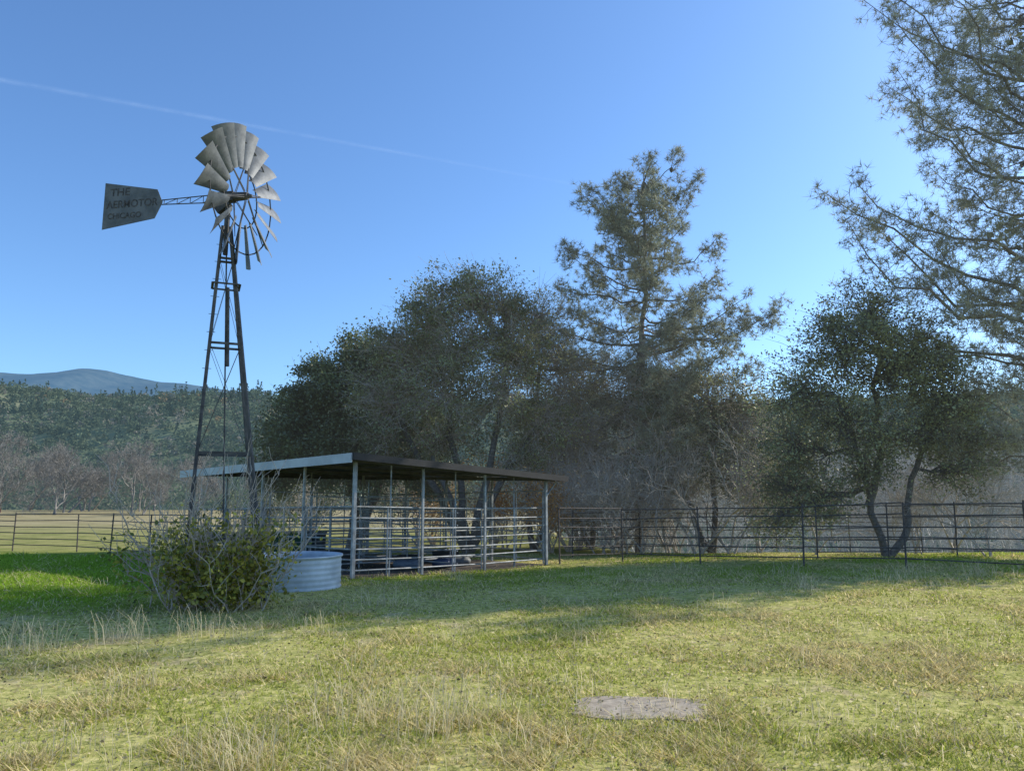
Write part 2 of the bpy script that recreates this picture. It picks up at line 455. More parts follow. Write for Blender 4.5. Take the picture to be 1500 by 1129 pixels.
# concrete slab (irregular)
sv=[];n=40
for k in range(n):
    a=2*math.pi*k/n
    q=1/max(abs(math.cos(a)),abs(math.sin(a)))
    q=min(q,1.18)*(1+.07*r.normal())
    sv.append([1.05+.54*q*math.cos(a),6.4+.34*q*math.sin(a)])
V=[];F=[]
pl_=lambda x,y: h(x,y)+.008
for x,y in sv: V.append([x,y,h(x,y)-.02])
for x,y in sv: V.append([1.05+(x-1.05)*.98,6.4+(y-6.4)*.98,pl_(x,y)])
for x,y in sv: V.append([1.05+(x-1.05)*.5,6.4+(y-6.4)*.5,pl_(1.05+(x-1.05)*.5,6.4+(y-6.4)*.5)])
V.append([1.05,6.4,pl_(1.05,6.4)])
for k in range(n):
    j=(k+1)%n; F.append([k,j,n+j,n+k]); F.append([n+k,n+j,2*n+j,2*n+k]); F.append([2*n+k,2*n+j,3*n])
o=mesh_np('concrete_slab',V,F,M_slab); tag(o,'weathered tan concrete slab sunk in the lawn','slab')

# ---------------------------------------------------------------- hills, forest, mountain
def hillz(X,Y):
    t=sm(165,540,Y)
    return -16+ (84+12*(fbm(X,Y*0+3,190,3)-.5)*2)*t*(1-.35*sm(560,1000,Y)) + 26*(fbm(X,Y,90,4)-.5)*sm(165,260,Y)*(1-.6*sm(440,540,Y))
hx=np.linspace(-1100,1300,170);hy=np.linspace(160,1100,90)
HX,HY=np.meshgrid(hx,hy);V=np.stack([HX,HY,hillz(HX,HY)],-1).reshape(-1,3)
ii=(np.arange(89)[:,None]*170+np.arange(169)[None]).ravel();F=np.stack([ii,ii+1,ii+171,ii+170],1)
m,nt,out=nodes('hill_scrub')
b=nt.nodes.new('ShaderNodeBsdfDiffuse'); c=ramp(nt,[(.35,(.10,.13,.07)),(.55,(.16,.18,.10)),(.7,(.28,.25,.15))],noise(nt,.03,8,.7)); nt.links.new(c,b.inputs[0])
e=nt.nodes.new('ShaderNodeEmission'); e.inputs[0].default_value=(*FAR_HAZE,1); ad=nt.nodes.new('ShaderNodeAddShader')  # hill emits a bluish tint, haze painted into the material
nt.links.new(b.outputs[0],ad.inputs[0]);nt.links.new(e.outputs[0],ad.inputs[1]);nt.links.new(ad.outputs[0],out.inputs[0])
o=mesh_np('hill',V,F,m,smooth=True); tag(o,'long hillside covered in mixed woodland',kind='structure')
r=np.random.default_rng(21); NT=8000
ty=175+400*r.random(NT)**.9; tx_=(r.random(NT)*2-1)*(.78*ty+20)
tz=hillz(tx_,ty); pc_=fbm(tx_,ty,60,3)
con=r.random(NT)<np.clip(.08+.28*sm(300,520,ty)+.9*(pc_-.5),.03,.8); hgt=np.where(con,5+8*r.random(NT)**1.7,3.5+3.5*r.random(NT)); Rr=np.where(con,hgt*.24,hgt*.66)
K=46
u=r.random((NT,K)); ang=r.random((NT,K))*6.283; rad=np.sqrt(r.random((NT,K)))
prof=np.where(con[:,None],(1-u)*1.15+.05,np.sqrt(np.clip(1-(2*u-1)**2,0,1)))
cx=tx_[:,None]+np.cos(ang)*rad*prof*Rr[:,None]; cy=ty[:,None]+np.sin(ang)*rad*prof*Rr[:,None]
cz=tz[:,None]+hgt[:,None]*(.06+.94*u)
tc=np.where(con[:,None],np.array([[.065,.092,.066]]),np.array([[.105,.128,.075]]))*(.6+.8*r.random((NT,1)))
orange=(r.random(NT)<.025)&~con; tc[orange]=[.26,.18,.09]
greyb=(r.random(NT)<.14)&~con; tc[greyb]=[.20,.18,.145]
cK=np.repeat(tc[:,None],K,1)*(.7+.6*r.random((NT,K,1)))
V,F,c=leaves(np.stack([cx,cy,cz],-1).reshape(-1,3),.66,cK.reshape(-1,3),r,flat=.3,asp=.7)
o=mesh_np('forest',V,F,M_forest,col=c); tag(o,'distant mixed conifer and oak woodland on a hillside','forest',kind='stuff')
# far mountain
n=220; mx_=np.linspace(-5200,-300,n)
mh=np.interp(mx_,[-5200,-3600,-3000,-2766,-2560,-2420,-2280,-2160,-2040,-1918,-1780,-1500,-1000,-300],[640,655,664,662,644,650,662,656,634,612,594,560,460,300])+10*(fbm(mx_,mx_*0,110,4)-.5)
rows=[]
for t,dy in ((0,-1400),(.35,-1100),(.6,-750),(.8,-420),(.93,-160),(1,0),(.8,700)):
    rows.append(np.stack([mx_,4000+dy+ (220*(vnoise(mx_,mx_*0+dy*0,240)-.5)),mh*t+(70*(fbm(mx_,mx_*0+dy*.3,170,4)-.5) if 0<t<.9 else 0)],1))
V=np.vstack(rows);ii=(np.arange(6)[:,None]*n+np.arange(n-1)[None]).ravel();F=np.stack([ii,ii+1,ii+1+n,ii+n],1)
m,nt,out=nodes('mountain_haze')
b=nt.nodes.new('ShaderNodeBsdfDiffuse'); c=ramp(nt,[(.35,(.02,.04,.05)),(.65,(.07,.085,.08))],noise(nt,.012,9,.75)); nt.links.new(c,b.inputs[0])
e=nt.nodes.new('ShaderNodeEmission'); e.inputs[0].default_value=(.075,.155,.27,1); ad=nt.nodes.new('ShaderNodeAddShader')  # ridge's blue is mostly emitted, imitating distance haze
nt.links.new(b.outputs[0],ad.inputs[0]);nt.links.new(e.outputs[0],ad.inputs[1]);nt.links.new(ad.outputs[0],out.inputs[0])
o=mesh_np('mountain',V,F,m,smooth=True); tag(o,'far mountain ridge tinted with blue haze',kind='structure')

# ---------------------------------------------------------------- windmill
tb=np.array([-4.80,12.8,h(-4.8,12.8)-.05]); tt=np.array([-5.07,12.8,6.40])
wm=empty('windmill',(-4.80,12.8,h(-4.8,12.8)),'old steel farm windmill on a rusty lattice tower','windmill')
def leg(k,z):
    f=(z-tb[2])/(tt[2]-tb[2]); c=tb+(tt-tb)*f; rr=.90+(.09-.90)*f
    a=math.radians(-22+90*k); return c+np.array([math.cos(a)*rr,math.sin(a)*rr,0])
bl=[]
for k in range(4): bl.append((leg(k,tb[2]),leg(k,6.4),.045,.04))
for z in (1.0,2.39,4.26,5.8):
    for k in range(4): bl.append((leg(k,z),leg(k+1,z),.04,.018))
boxes('tower',bl,M_tower,wm)
br=[]
zs=[.0,2.39,4.26,5.8]
for a,b_ in zip(zs[:-1],zs[1:]):
    for k in range(4):
        br.append(seg(leg(k,a+.02),leg(k+1,b_),.004)); br.append(seg(leg(k+1,a+.02),leg(k,b_),.004))
br.append(seg((tb[0],12.8,.2),tuple(tt),.014))
br.append(seg((tb[0]-.12,12.8,3.9),(tb[0]-.19,12.8,5.3),.03))
for z in np.arange(.6,6.2,.32):
    a=leg(3,z);b_=leg(0,z)
    d=(b_-a)/np.linalg.norm(b_-a); br.append(seg(a-d*.07,a+d*.07,.005))
rods('braces',br,M_tower,wm,5)
pc=tb+(tt-tb)*((5.32-tb[2])/(tt[2]-tb[2]))
pl=[]
for k in range(4):
    a=math.radians(-22+90*k);a2=math.radians(-22+90*(k+1))
    p=pc+np.array([math.cos(a)*.31,math.sin(a)*.31,0]);q=pc+np.array([math.cos(a2)*.31,math.sin(a2)*.31,0]); pl.append((p,q,.022,.045))
boxes('platform',pl,M_tower,wm)
nrm=np.array([.985,-.174,0.]);hz=np.array([.174,.985,0.]);upv=np.array([0,0,1.])
hub=np.array([-4.86,12.78,6.97]); head=np.array([-5.07,12.8,6.40])
gb=[(hub-nrm*.55,hub-nrm*.10,.17,.15),(hub-nrm*.42-upv*.25,hub-nrm*.2-upv*.09,.14,.13)]
boxes('gearbox',gb,M_tower,wm)
rods('mast',[seg(head-upv*.5,hub-nrm*.22-upv*.05,.045,.055),seg(hub-nrm*.1,hub+nrm*.12,.04)],M_tower,wm,8)
R=1.28
def wp(phi,rad,off=0): return hub+ (math.cos(phi)*upv+math.sin(phi)*hz)*rad+nrm*off
ws=[]
for rad,rr_,off in ((.56,.012,.02),(1.03,.013,.05)):
    for k in range(36): ws.append(seg(wp(k*math.pi/18,rad,off),wp((k+1)*math.pi/18,rad,off),rr_))
for k in range(6):
    ph=k*math.pi/3+.17
    for dlt in (-.05,.05):
        ws.append(seg(wp(ph+dlt*4,.09,.13),wp(ph,1.03,.05),.009)); ws.append(seg(wp(ph+dlt*4,.09,-.10),wp(ph,.80,.03),.007))
wheel=rods('wheel',ws,M_tower,wm,5)
rods('hub',[seg(hub-nrm*.14,hub+nrm*.16,.085,.07),seg(hub+nrm*.16,hub+nrm*.24,.05,.02)],M_tower,wheel,10)
beta=math.radians(38)
for k in range(18):
    ph=k*2*math.pi/18+.1; rv=math.cos(ph)*upv+math.sin(ph)*hz; tv=-math.sin(ph)*upv+math.cos(ph)*hz
    bt=beta+random.uniform(-.08,.08)
    ch=math.sin(bt)*nrm+math.cos(bt)*tv; mm=math.cos(bt)*nrm-math.sin(bt)*tv
    V=[];F=[]
    nr,nc=5,6
    ro=R+random.uniform(-.03,.02)
    for side in (0,1):
        for i in range(nr):
            f=i/(nr-1); rad=.50+(ro-.50)*f; w=.165+.25*f
            for j in range(nc):
                s=j/(nc-1)*2-1
                rd=rad-(.025*s*s if i==nr-1 else 0)
                V.append(hub+rv*rd+ch*w/2*s+mm*(.03*(1-s*s)+.05-side*.003))
    for i in range(nr-1):
        for j in range(nc-1):
            a=i*nc+j; F.append([a,a+1,a+nc+1,a+nc]); a+=nr*nc; F.append([a,a+nc,a+nc+1,a+1])
    mesh_np('blade',V,F,M_galv,wheel,smooth=True)
ar=[]
a0=hub-nrm*.45+upv*.07;a1=hub-nrm*.45-upv*.08; e0=hub-nrm*1.75+upv*.035;e1=hub-nrm*1.75-upv*.035
ar+=[seg(a0,e0,.010),seg(a1,e1,.010)]
for i in range(5):
    f=i/5;g_=(i+1)/5
    ar.append(seg(a0+(e0-a0)*g_,a1+(e1-a1)*g_,.006)); ar.append(seg(a0+(e0-a0)*f,a1+(e1-a1)*g_,.006))
ar.append(seg(hub-nrm*1.75,hub-nrm*2.68,.014))
rods('tail_arm',ar,M_tower,wm,6)
prof=[(1.50,0.0),(1.53,.06),(1.62,.25),(2.70,.45),(2.70,-.45),(1.64,-.30),(1.53,-.07)]
side=-hz
V=[];F=[]
for s in (.032,.026):
    for t,z in prof: V.append(hub-nrm*t+upv*(z-.01)+side*s)
npf=len(prof);F=[list(range(npf)),list(range(npf,2*npf))[::-1]]
for i in range(npf): j=(i+1)%npf; F.append([i,npf+i,npf+j,j])
vane=mesh_np('vane',V,F,M_vane,wm)
def text(s,size,t,z,parent,mat,xs=1.0):
    cu=bpy.data.curves.new('t','FONT'); cu.body=s; cu.size=size; cu.align_x='CENTER'; cu.align_y='CENTER'; cu.extrude=.001; cu.offset=.003
    o=bpy.data.objects.new('t',cu); COL.objects.link(o); bpy.context.view_layer.update()
    me=o.evaluated_get(bpy.context.evaluated_depsgraph_get()).to_mesh()
    vs=[v.co.copy() for v in me.vertices]; fs=[list(p.vertices) for p in me.polygons]
    o.to_mesh_clear(); bpy.data.objects.remove(o)
    V=[]
    for v in vs:
        V.append(hub+nrm*(v.x*xs)-nrm*t+upv*(z+v.y)+side*(.0345+v.z))
    return mesh_np('lettering',V,fs,mat,parent)
text('THE',.20,2.38,.235,vane,M_letter,1.1)
text('AERMOTOR',.20,2.12,.0,vane,M_letter,.96)
text('CHICAGO',.15,2.26,-.22,vane,M_letter,1.0)

# ---------------------------------------------------------------- water tank
tc_=np.array([-4.06,14.40]); zb=h(*tc_)
tank=empty('water_tank',(tc_[0],tc_[1],zb),'round galvanised stock water tank beside the windmill','tank')
hs=.90
pr=[(.0,-.02),(.84,-.02),(.86,.02),(.84,.05)]
for k in range(5):
    z=.08+k*.105; pr+=[(.84,z),(.848,z+.03),(.848,z+.05),(.84,z+.08)]
pr+=[(.84,.62),(.87,.63),(.87,.665),(.83,.665),(.82,.60),(.82,.1)]
V=[];F=[];n=48
for (rr_,z) in pr:
    for k in range(n): V.append([tc_[0]+rr_*math.cos(k*2*math.pi/n),tc_[1]+rr_*math.sin(k*2*math.pi/n),zb+z*hs])
for i in range(len(pr)-1):
    for k in range(n): F.append([i*n+k,i*n+(k+1)%n,(i+1)*n+(k+1)%n,(i+1)*n+k])
mesh_np('tank_wall',V,F,M_tank,tank,smooth=True)
m,nt,out=nodes('tank_water'); b=nt.nodes.new('ShaderNodeBsdfPrincipled'); nt.links.new(ramp(nt,[(.4,(.01,.02,.015)),(.6,(.02,.03,.02))],noise(nt,4)),b.inputs['Base Color']); b.inputs['Roughness'].default_value=.05; nt.links.new(b.outputs[0],out.inputs[0])
mesh_np('water',[[tc_[0]+.819*math.cos(k*2*math.pi/n),tc_[1]+.819*math.sin(k*2*math.pi/n),zb+.46] for k in range(n)],[list(range(n))],m,tank)

# ---------------------------------------------------------------- shelter
P0=np.array([-3.36,16.2]);Fd=np.array([.7071,.7071]);Bd=np.array([-.7071,.7071])
LS,LT=6.04,8.3
def sp(s,t,z=None,dz=0):
    p=P0+Fd*s+Bd*t
    return np.array([p[0],p[1],(h(*p) if z is None else z)+dz])
def rz(s,t): return 2.52-.053*s-.018*t+.0058*s*t
sh=empty('livestock_shelter',tuple(sp(0,0)),'open pipe livestock shelter with a low metal roof','shelter')
s0,s1,t0,t1=-.28,LS+.55,-.3,LT+.35
ns_=150;V=[];F=[];nc_=5
for k in range(2):
    for i in range(ns_+1):
        t=t0+(t1-t0)*i/ns_
        for c_ in range(nc_+1):
            s=s0+(s1-s0)*c_/nc_
            V.append(sp(s,t,rz(s,t)+.04+.012*math.sin(i*2.1)-k*.006))
w_=nc_+1
for i in range(ns_):
    for c_ in range(nc_):
        a=i*w_+c_;F.append([a,a+1,a+w_+1,a+w_]);a+=w_*(ns_+1);F.append([a,a+w_,a+w_+1,a+1])
mesh_np('roof',V,F,M_roof,sh)
def fz(s,t,d): return sp(s,t,rz(s,t)+d)
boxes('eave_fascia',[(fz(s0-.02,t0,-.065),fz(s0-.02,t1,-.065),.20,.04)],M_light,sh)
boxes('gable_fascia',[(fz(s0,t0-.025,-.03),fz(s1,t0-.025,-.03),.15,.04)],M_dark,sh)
boxes('back_fascia',[(fz(s1+.02,t0,-.04),fz(s1+.02,t1,-.04),.10,.03),(fz(s0,t1+.02,-.04),fz(s1,t1+.02,-.04),.10,.03)],M_raft,sh)
bl=[]
for t in (0.0,2.1,4.15,6.2,LT): bl.append((fz(-.1,t,-.08),fz(LS+.4,t,-.08),.07,.05))
for s in (1.5,3.0,4.5): bl.append((fz(s,-.2,-.010),fz(s,LT+.2,-.010),.05,.04))
boxes('rafter',bl,M_raft,sh)
Sx=[0,1.85,3.80,LS];Tx=[0,2.1,4.15,6.2,LT]
posts=[(s,0) for s in Sx]+[(0,t) for t in Tx[1:]]+[(LS,t) for t in Tx[1:]]+[(s,LT) for s in Sx[1:-1]]+[(3,4.15)]
for (s,t) in posts:
    a=sp(s,t);b_=sp(s,t,rz(s,t)-.12)
    a[2]-=.1
    w=.07 if (s,t) in ((0,0),(LS,0)) else .05
    v,f=box(a,b_,w,w,up=(1,1,0)); mesh_np('post',v,f,M_white,sh)
rods('knee_brace',[seg(fz(LS,0,-.55),fz(LS+.42,0,-.12),.02)],M_white,sh)
def panel(pa,pb,parent,mat,zs=(.16,.38,.60,.82,1.04,1.26,1.50),rad=.018,stays=2,name='rail_panel'):
    segs=[]
    for z in zs: segs.append(seg(pa+[0,0,z],pb+[0,0,z],rad))
    for k in range(stays+2):
        f=k/(stays+1); f=min(max(f,.02),.98); q=pa+(pb-pa)*f
        segs.append(seg(q+[0,0,zs[0]-.12],q+[0,0,zs[-1]+.0],rad*1.05))
    return rods(name,segs,mat,parent,6)
for a,b_ in zip(Sx[:-1],Sx[1:]): panel(sp(a,.07),sp(b_,.07),sh,M_white,stays=1)
for a,b_ in zip(Tx[:-1],Tx[1:]): panel(sp(.07,a),sp(.07,b_),sh,M_white,stays=1)
for a,b_ in zip(Tx[:-1],Tx[1:]): panel(sp(LS-.07,a),sp(LS-.07,b_),sh,M_white,stays=1,zs=(.16,.38,.62,.88,1.16,1.50,1.95))
panel(sp(0,LT-.07),sp(LS,LT-.07),sh,M_white,stays=3)
panel(sp(0.1,4.15),sp(LS-.1,4.15),sh,M_white,stays=3,zs=(.16,.38,.62,.88,1.16,1.50,1.9))
panel(sp(0.1,2.1),sp(LS-.1,2.1),sh,M_white,stays=3,zs=(.16,.38,.62,.88,1.16,1.45,1.75))
panel(sp(3.0,.1),sp(3.0,4.1),sh,M_white,stays=2,zs=(.2,.5,.8,1.1,1.4,1.7))
for (s,t) in ((1.0,.08),(2.9,.08),(4.9,.08),(4.9,4.0),(1.4,4.2),(2.2,LT-.1),(5,LT-.1)):
    rods('pole',[seg(sp(s,t),sp(s,t,rz(s,t)-.11),.018)],M_white,sh)
V=[];F=[];n=20
for i in range(n+1):
    for j in range(n+1):
        p=sp(-.1+(LS+.2)*i/n,-.1+(LT+.2)*j/n); V.append([p[0],p[1],p[2]+.012])
for i in range(n):
    for j in range(n): a=i*(n+1)+j;F.append([a,a+n+1,a+n+2,a+1])
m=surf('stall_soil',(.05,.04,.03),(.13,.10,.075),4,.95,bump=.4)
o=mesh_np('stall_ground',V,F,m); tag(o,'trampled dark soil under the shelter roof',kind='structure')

def tub(name,x,y,rr,hh_,mat,label,cat,top=1.15):
    z=h(x,y)+.012; V=[];F=[];n=24
    pf=[(0,0),(rr,0),(rr*top,hh_),(rr*top+.03,hh_),(rr*top+.03,hh_+.03),(rr*top-.03,hh_+.03),(rr*.95,.04),(0,.04)]
    for (q,zz) in pf:
        for k in range(n): V.append([x+q*math.cos(k*2*math.pi/n),y+q*math.sin(k*2*math.pi/n),z+zz])
    for i in range(len(pf)-1):
        for k in range(n): F.append([i*n+k,i*n+(k+1)%n,(i+1)*n+(k+1)%n,(i+1)*n+k])
    o=mesh_np(name,V,F,mat); tag(o,label,cat); return o
q=sp(1.6,3.1); tub('feed_tub',q[0],q[1],.42,.38,M_black,'large black rubber feed tub on the shelter floor','tub')
q=sp(3.5,2.6); tub('feed_tub',q[0],q[1],.28,.22,M_black,'low black feed tub beside the sacks','tub')
q=sp(4.9,2.8); tub('feed_tub',q[0],q[1],.34,.32,M_black,'black feed tub near the corner of the stall','tub')
q=sp(2.4,5.6); tub('water_barrel',q[0],q[1],.30,.8,surf('barrel_blue',(.03,.04,.055),(.05,.065,.08),4,.5),'dark plastic barrel standing in the stall','barrel',1.0)
def sack(x,y,a,c1,c2,label):
    z=h(x,y)+.01; V=[];F=[];n=14;mm_=8
    f=lambda t,p: math.copysign(abs(t)**p,t)
    for i in range(mm_+1):
        v=-math.pi/2+math.pi*i/mm_
        for k in range(n):
            u_=2*math.pi*k/n
            X_=.38*f(math.cos(v),.6)*f(math.cos(u_),.6);Y_=.22*f(math.cos(v),.6)*f(math.sin(u_),.6);Z_=.13+.12*f(math.sin(v),.9)+.02*math.sin(5*u_)*math.cos(v)
            V.append([x+X_*math.cos(a)-Y_*math.sin(a),y+X_*math.sin(a)+Y_*math.cos(a),z+max(0,Z_)])
    for i in range(mm_):
        for k in range(n): F.append([i*n+k,i*n+(k+1)%n,(i+1)*n+(k+1)%n,(i+1)*n+k])
    o=mesh_np('feed_sack',V,F,surf('sack',c1,c2,7,.6),smooth=True); tag(o,label,'sack','feed sacks in the shelter')
q=sp(2.6,1.5);sack(q[0],q[1],.4,(.07,.09,.12),(.17,.19,.22),'pale blue feed sack lying on the soil')
q=sp(3.5,1.2);sack(q[0],q[1],1.2,(.03,.045,.10),(.06,.08,.15),'blue feed sack lying on the soil')
q=sp(4.1,1.4);sack(q[0],q[1],.1,(.10,.10,.10),(.20,.20,.19),'whitish feed sack beside the rail')
gx,gy=-6.2,21.5; z=h(gx,gy)
V=[];F=[]
for zz,sx_,sy_ in ((0,.42,.3),(.72,.52,.38),(.74,.56,.42),(.80,.56,.42),(.86,.5,.36)):
    for a,b_ in((-1,-1),(1,-1),(1,1),(-1,1)): V.append([gx+a*sx_,gy+b_*sy_,z+zz])
for i in range(4):
    for k in range(4): F.append([i*4+k,i*4+(k+1)%4,(i+1)*4+(k+1)%4,(i+1)*4+k])
F.append([16,17,18,19])
o=mesh_np('feed_bin',V,F,surf('green_plastic',(.02,.07,.035),(.03,.10,.05),5,.5)); tag(o,'dark green lidded feed bin near the shelter','bin')

# ---------------------------------------------------------------- pipe fences
def fence(pts,height,nr,sp_,label,mat,rad=.018,seed=1,group='rusty pipe fences'):
    r=random.Random(seed)
    pts=[np.array(p,float) for p in pts]
    root=empty('pipe_fence',(pts[0][0],pts[0][1],h(*pts[0])),label,'fence',group)
    P=[]
    for a,b_ in zip(pts[:-1],pts[1:]):
        L=np.linalg.norm(b_-a); n=max(1,round(L/sp_))
        for k in range(n): P.append(a+(b_-a)*k/n)
    P.append(pts[-1])
    for p in P:
        z=h(*p); tilt=r.uniform(-.05,.05)
        rods('post',[seg((p[0],p[1],z-.1),(p[0]+tilt,p[1],z+height+r.uniform(.02,.10)),rad*1.45)],mat,root,7)
    for i in range(nr):
        zz=.22+(height-.22)*i/(nr-1); s=[]
        for a,b_ in zip(P[:-1],P[1:]):
            s.append(seg((a[0],a[1],h(*a)+zz+r.uniform(-.03,.03)),(b_[0],b_[1],h(*b_)+zz+r.uniform(-.03,.03)),rad))
        rods('rail',s,mat,root,5)
    return root
fence([(-27,30.5),(-16,28.2),(-9.4,22.6)],1.35,6,2.6,'rusty pipe rail fence along the dry field',M_rust,rad=.016)
fence([(1.3,20.9),(3.2,22.2),(5.2,21.2),(7.4,19.5),(10.9,16.2),(14.5,13.8)],1.5,6,2.3,'dark pipe corral fence joining the shelter',M_rust,seed=4,rad=.016)
fence([(8.6,21.6),(13.0,22.4),(19,22)],1.5,5,2.2,'dark pipe corral fence around the oak',M_rust,seed=5,rad=.014)
fence([(1.9,24.1),(4.5,27.0),(9.5,27.5),(15,28)],1.4,5,2.6,'thin pipe fence below the pines',M_rust,rad=.014,seed=6)

# ---------------------------------------------------------------- fig bush
bx,by=-4.62,12.0; bz=h(bx,by)
fig=empty('fig_bush',(bx,by,bz),'sprawling fig bush with yellowing leaves and bare twigs','bush')
r=np.random.default_rng(31);S=[];tips=[]
for k in range(84):
    a=r.random()*6.283; e=.62+.85*r.random(); L=.8+1.4*r.random()
    d=np.array([math.cos(a)*math.cos(e),math.sin(a)*math.cos(e)*.7,math.sin(e)])
    p0_=np.array([bx+r.normal()*.38,by+r.normal()*.2,bz-.05]); P=wig(p0_,p0_+d*L,6,.26,r,.03); chain(S,P,.012,.004)
    for j in range(10):
        i=r.integers(1,7); q=P[i]; e2=q+(d*.4+unit(1,r)[0]*.75+np.array([0,0,.4]))*.42*(.4+r.random()); Q=wig(q,e2,3,.2,r); chain(S,Q,.006,.003); tips+=[Q[-1],Q[2],Q[1]]
for k in range(8):
    a=[3.3,2.9,3.0,3.1][k%4]+r.normal()*.2; d=np.array([math.cos(a),.3*math.sin(a),.6+.5*r.random()]); p0_=np.array([bx-.3,by,bz]); P=wig(p0_,p0_+d*1.2,6,.2,r); chain(S,P,.011,.004)
    for j in range(5):
        q=P[r.integers(3,7)]; chain(S,wig(q,q+unit(1,r)[0]*.35+np.array([0,0,.15]),3,.2,r),.006,.003)
V,F=tubes(S,4); mesh_np('stems',V,F,M_twig,fig,smooth=True)
tips=np.array(tips); low=tips[(tips[:,2]<bz+.55+1.0*r.random(len(tips)))]
low=low[(fbm(low[:,0]*1.0,low[:,2]*1.0,.28,2)>.47)]
low2=low-np.array([0,0,.3])*r.random((len(low),1)); low=np.vstack([low,low2[low2[:,2]>bz+.1]])
C=np.repeat(low,4,0)+r.normal(size=(len(low)*4,3))*.08
c1=np.array([.60,.50,.08]);c2=np.array([.15,.19,.045]);f=r.random((len(C),1));cc=(c1*f+c2*(1-f))*(.5+.8*r.random((len(C),1)))
V,F,c=leaves(C,.033,cc,r,asp=.75); mesh_np('foliage',V,F,M_fig,fig,col=c)

# ---------------------------------------------------------------- trees
b0=(-6.2,29.5,h(-6.2,29.5))
oak('oak_tree',b0,[[(0,0,0),(.2,0,1.6),(-.3,0,3.2),(-.6,0,5.5)],[(0.1,0,0.1),(.9,.2,2.0),(1.6,0,4.5)]],
 [(-2.6,0,3.6,1.2,1.6,1.3),(-1.7,-.6,5.2,1.5,1.7,1.4),(-.4,-.8,6.6,1.5,1.6,1.4),(.5,0,7.6,1.2,1.5,1.0),(1.4,0,6.2,1.8,1.8,1.7),(-.9,-1,4.0,1.8,1.6,1.3),(.9,-1,4.2,1.8,1.6,1.4),(2.4,.2,4.8,1.5,1.6,1.4),(-3.0,0,2.7,.7,1,.8),(-1.5,0,6.8,.8,1,.7),(2.6,0,7.4,1.4,1.5,1.2),(0,-.6,2.8,2.2,1.3,.7),(2.5,-.6,3.0,1.2,1.2,.8),(-2.8,0,4.6,.8,1.2,.8)],
 'dense dark green live oak behind the shelter',41,(.10,.135,.06),nleaf=130,lsize=.060,density=30,yel=.4)
b1=(-1.6,27.2,h(-1.6,27.2))
oak('oak_tree',b1,[[(0,0,0),(-.8,0,1.6),(-1.9,0,3.6),(-2.6,0,5.0)],[(0,0,0),(-.2,.3,1.8),(-.7,.2,4.2),(-.9,0,6.5)],[(.1,0,0),(.5,0,1.8),(1.0,0,4.2),(1.4,0,6.8)],[(0.1,0,0),(-.4,-.3,1.5),(-1.2,-.5,3.4)],[(.1,0,0),(1.1,-.2,2.3),(2.2,-.3,4.0)]],
 [(-2.0,0,7.0,1.6,1.8,1.6),(-1.4,-.3,8.7,1.4,1.6,1.2),(.2,0,9.3,1.6,1.8,1.3),(0,-.8,7.3,1.8,1.7,1.5),(-2.7,-.5,5.2,1.5,1.5,1.3),(-.8,-1,5.5,1.8,1.3,1.4),(1.2,-.6,5.6,1.7,1.5,1.5),(1.8,0,7.4,1.5,1.5,1.4,1.1),(2.5,-.2,4.6,1.2,1.3,1.3),(1.9,0,3.2,1,1.2,.9),(-2.9,0,7.6,.9,1,.9),(-3.4,0,6.2,1.0,1.1,1.0),(-3.2,0,3.9,1.0,1.1,.8),(-.9,.5,4.0,1.6,1.2,.9),(1.3,0,8.8,1.1,1.2,.9)],
 'broad multi-stemmed oak with thinning brownish leaves',42,(.21,.23,.105),nleaf=72,lsize=.050,density=34,trunk_r=.16,twigs=10,bare=.18,twmat=M_twig,yel=.5)
b1=(.8,28.6,h(.8,28.6))
oak('oak_tree',b1,[[(0,0,0),(-.2,0,2),(.1,0,4.6),(.3,0,7)],[(0,0,0),(.7,0,2.2),(1.1,0,5)]],
 [(.2,0,8.7,1.5,1.5,1.2,1.3),(-.6,0,7.2,1.4,1.5,1.3),(1.2,0,6.8,1.4,1.4,1.4),(.2,-.4,5,1.6,1.3,1.4),(1.6,0,4.4,1.4,1.3,1.4),(.5,-.4,3.0,1.5,1.2,1.0)],
 'half bare oak with fine yellowish twigs',43,(.46,.40,.16),nleaf=26,lsize=.045,density=34,trunk_r=.12,twigs=14,bare=.4,twmat=M_twig)
b2=(11.0,22.6,h(11.0,22.6))
oak('oak_tree',b2,[[(0,0,0),(-.35,0,1.3),(-.5,0,2.6),(-.9,0,4.5)],[(.1,0,0),(.75,0,1.1),(1.15,.1,2.6),(1.5,0,4.2)],[(-.4,0,1.5),(.1,0,3),(.3,0,6.0)]],
 [(-2.5,0,3.2,1.2,1.4,1.3),(-2.3,-.2,4.9,1.2,1.4,1.1),(-1.2,-.5,6.0,1.4,1.4,1.2),(0,0,7.3,1.2,1.4,1.0),(-1.3,-.5,4.0,1.4,1.3,1.2),(.2,-.5,5.4,1.5,1.3,1.3),(1.4,0,6.0,1.3,1.4,1.1),(2.2,0,4.8,1.1,1.3,1.1),(1.6,-.3,3.8,1.1,1.2,1.0),(-2.9,0,2.0,1.0,1.1,.8),(.3,-.3,3.6,1.2,1,.9),(2.6,0,3.4,.8,1,.9),(-1.4,0,7.0,.7,.9,.6),(-2.0,-.2,1.6,1.1,.9,.7),(2.2,-.2,2.5,.9,.8,.8),(-.6,-.3,2.5,.9,.8,.7),(-3.2,0,1.0,.8,.8,.6)],
 'spreading oak with forked leaning trunk beside the fence',44,(.22,.245,.115),nleaf=72,lsize=.044,density=36,trunk_r=.12,twigs=6,yel=.5)
b3=(7.2,27.5,h(7.2,27.5))
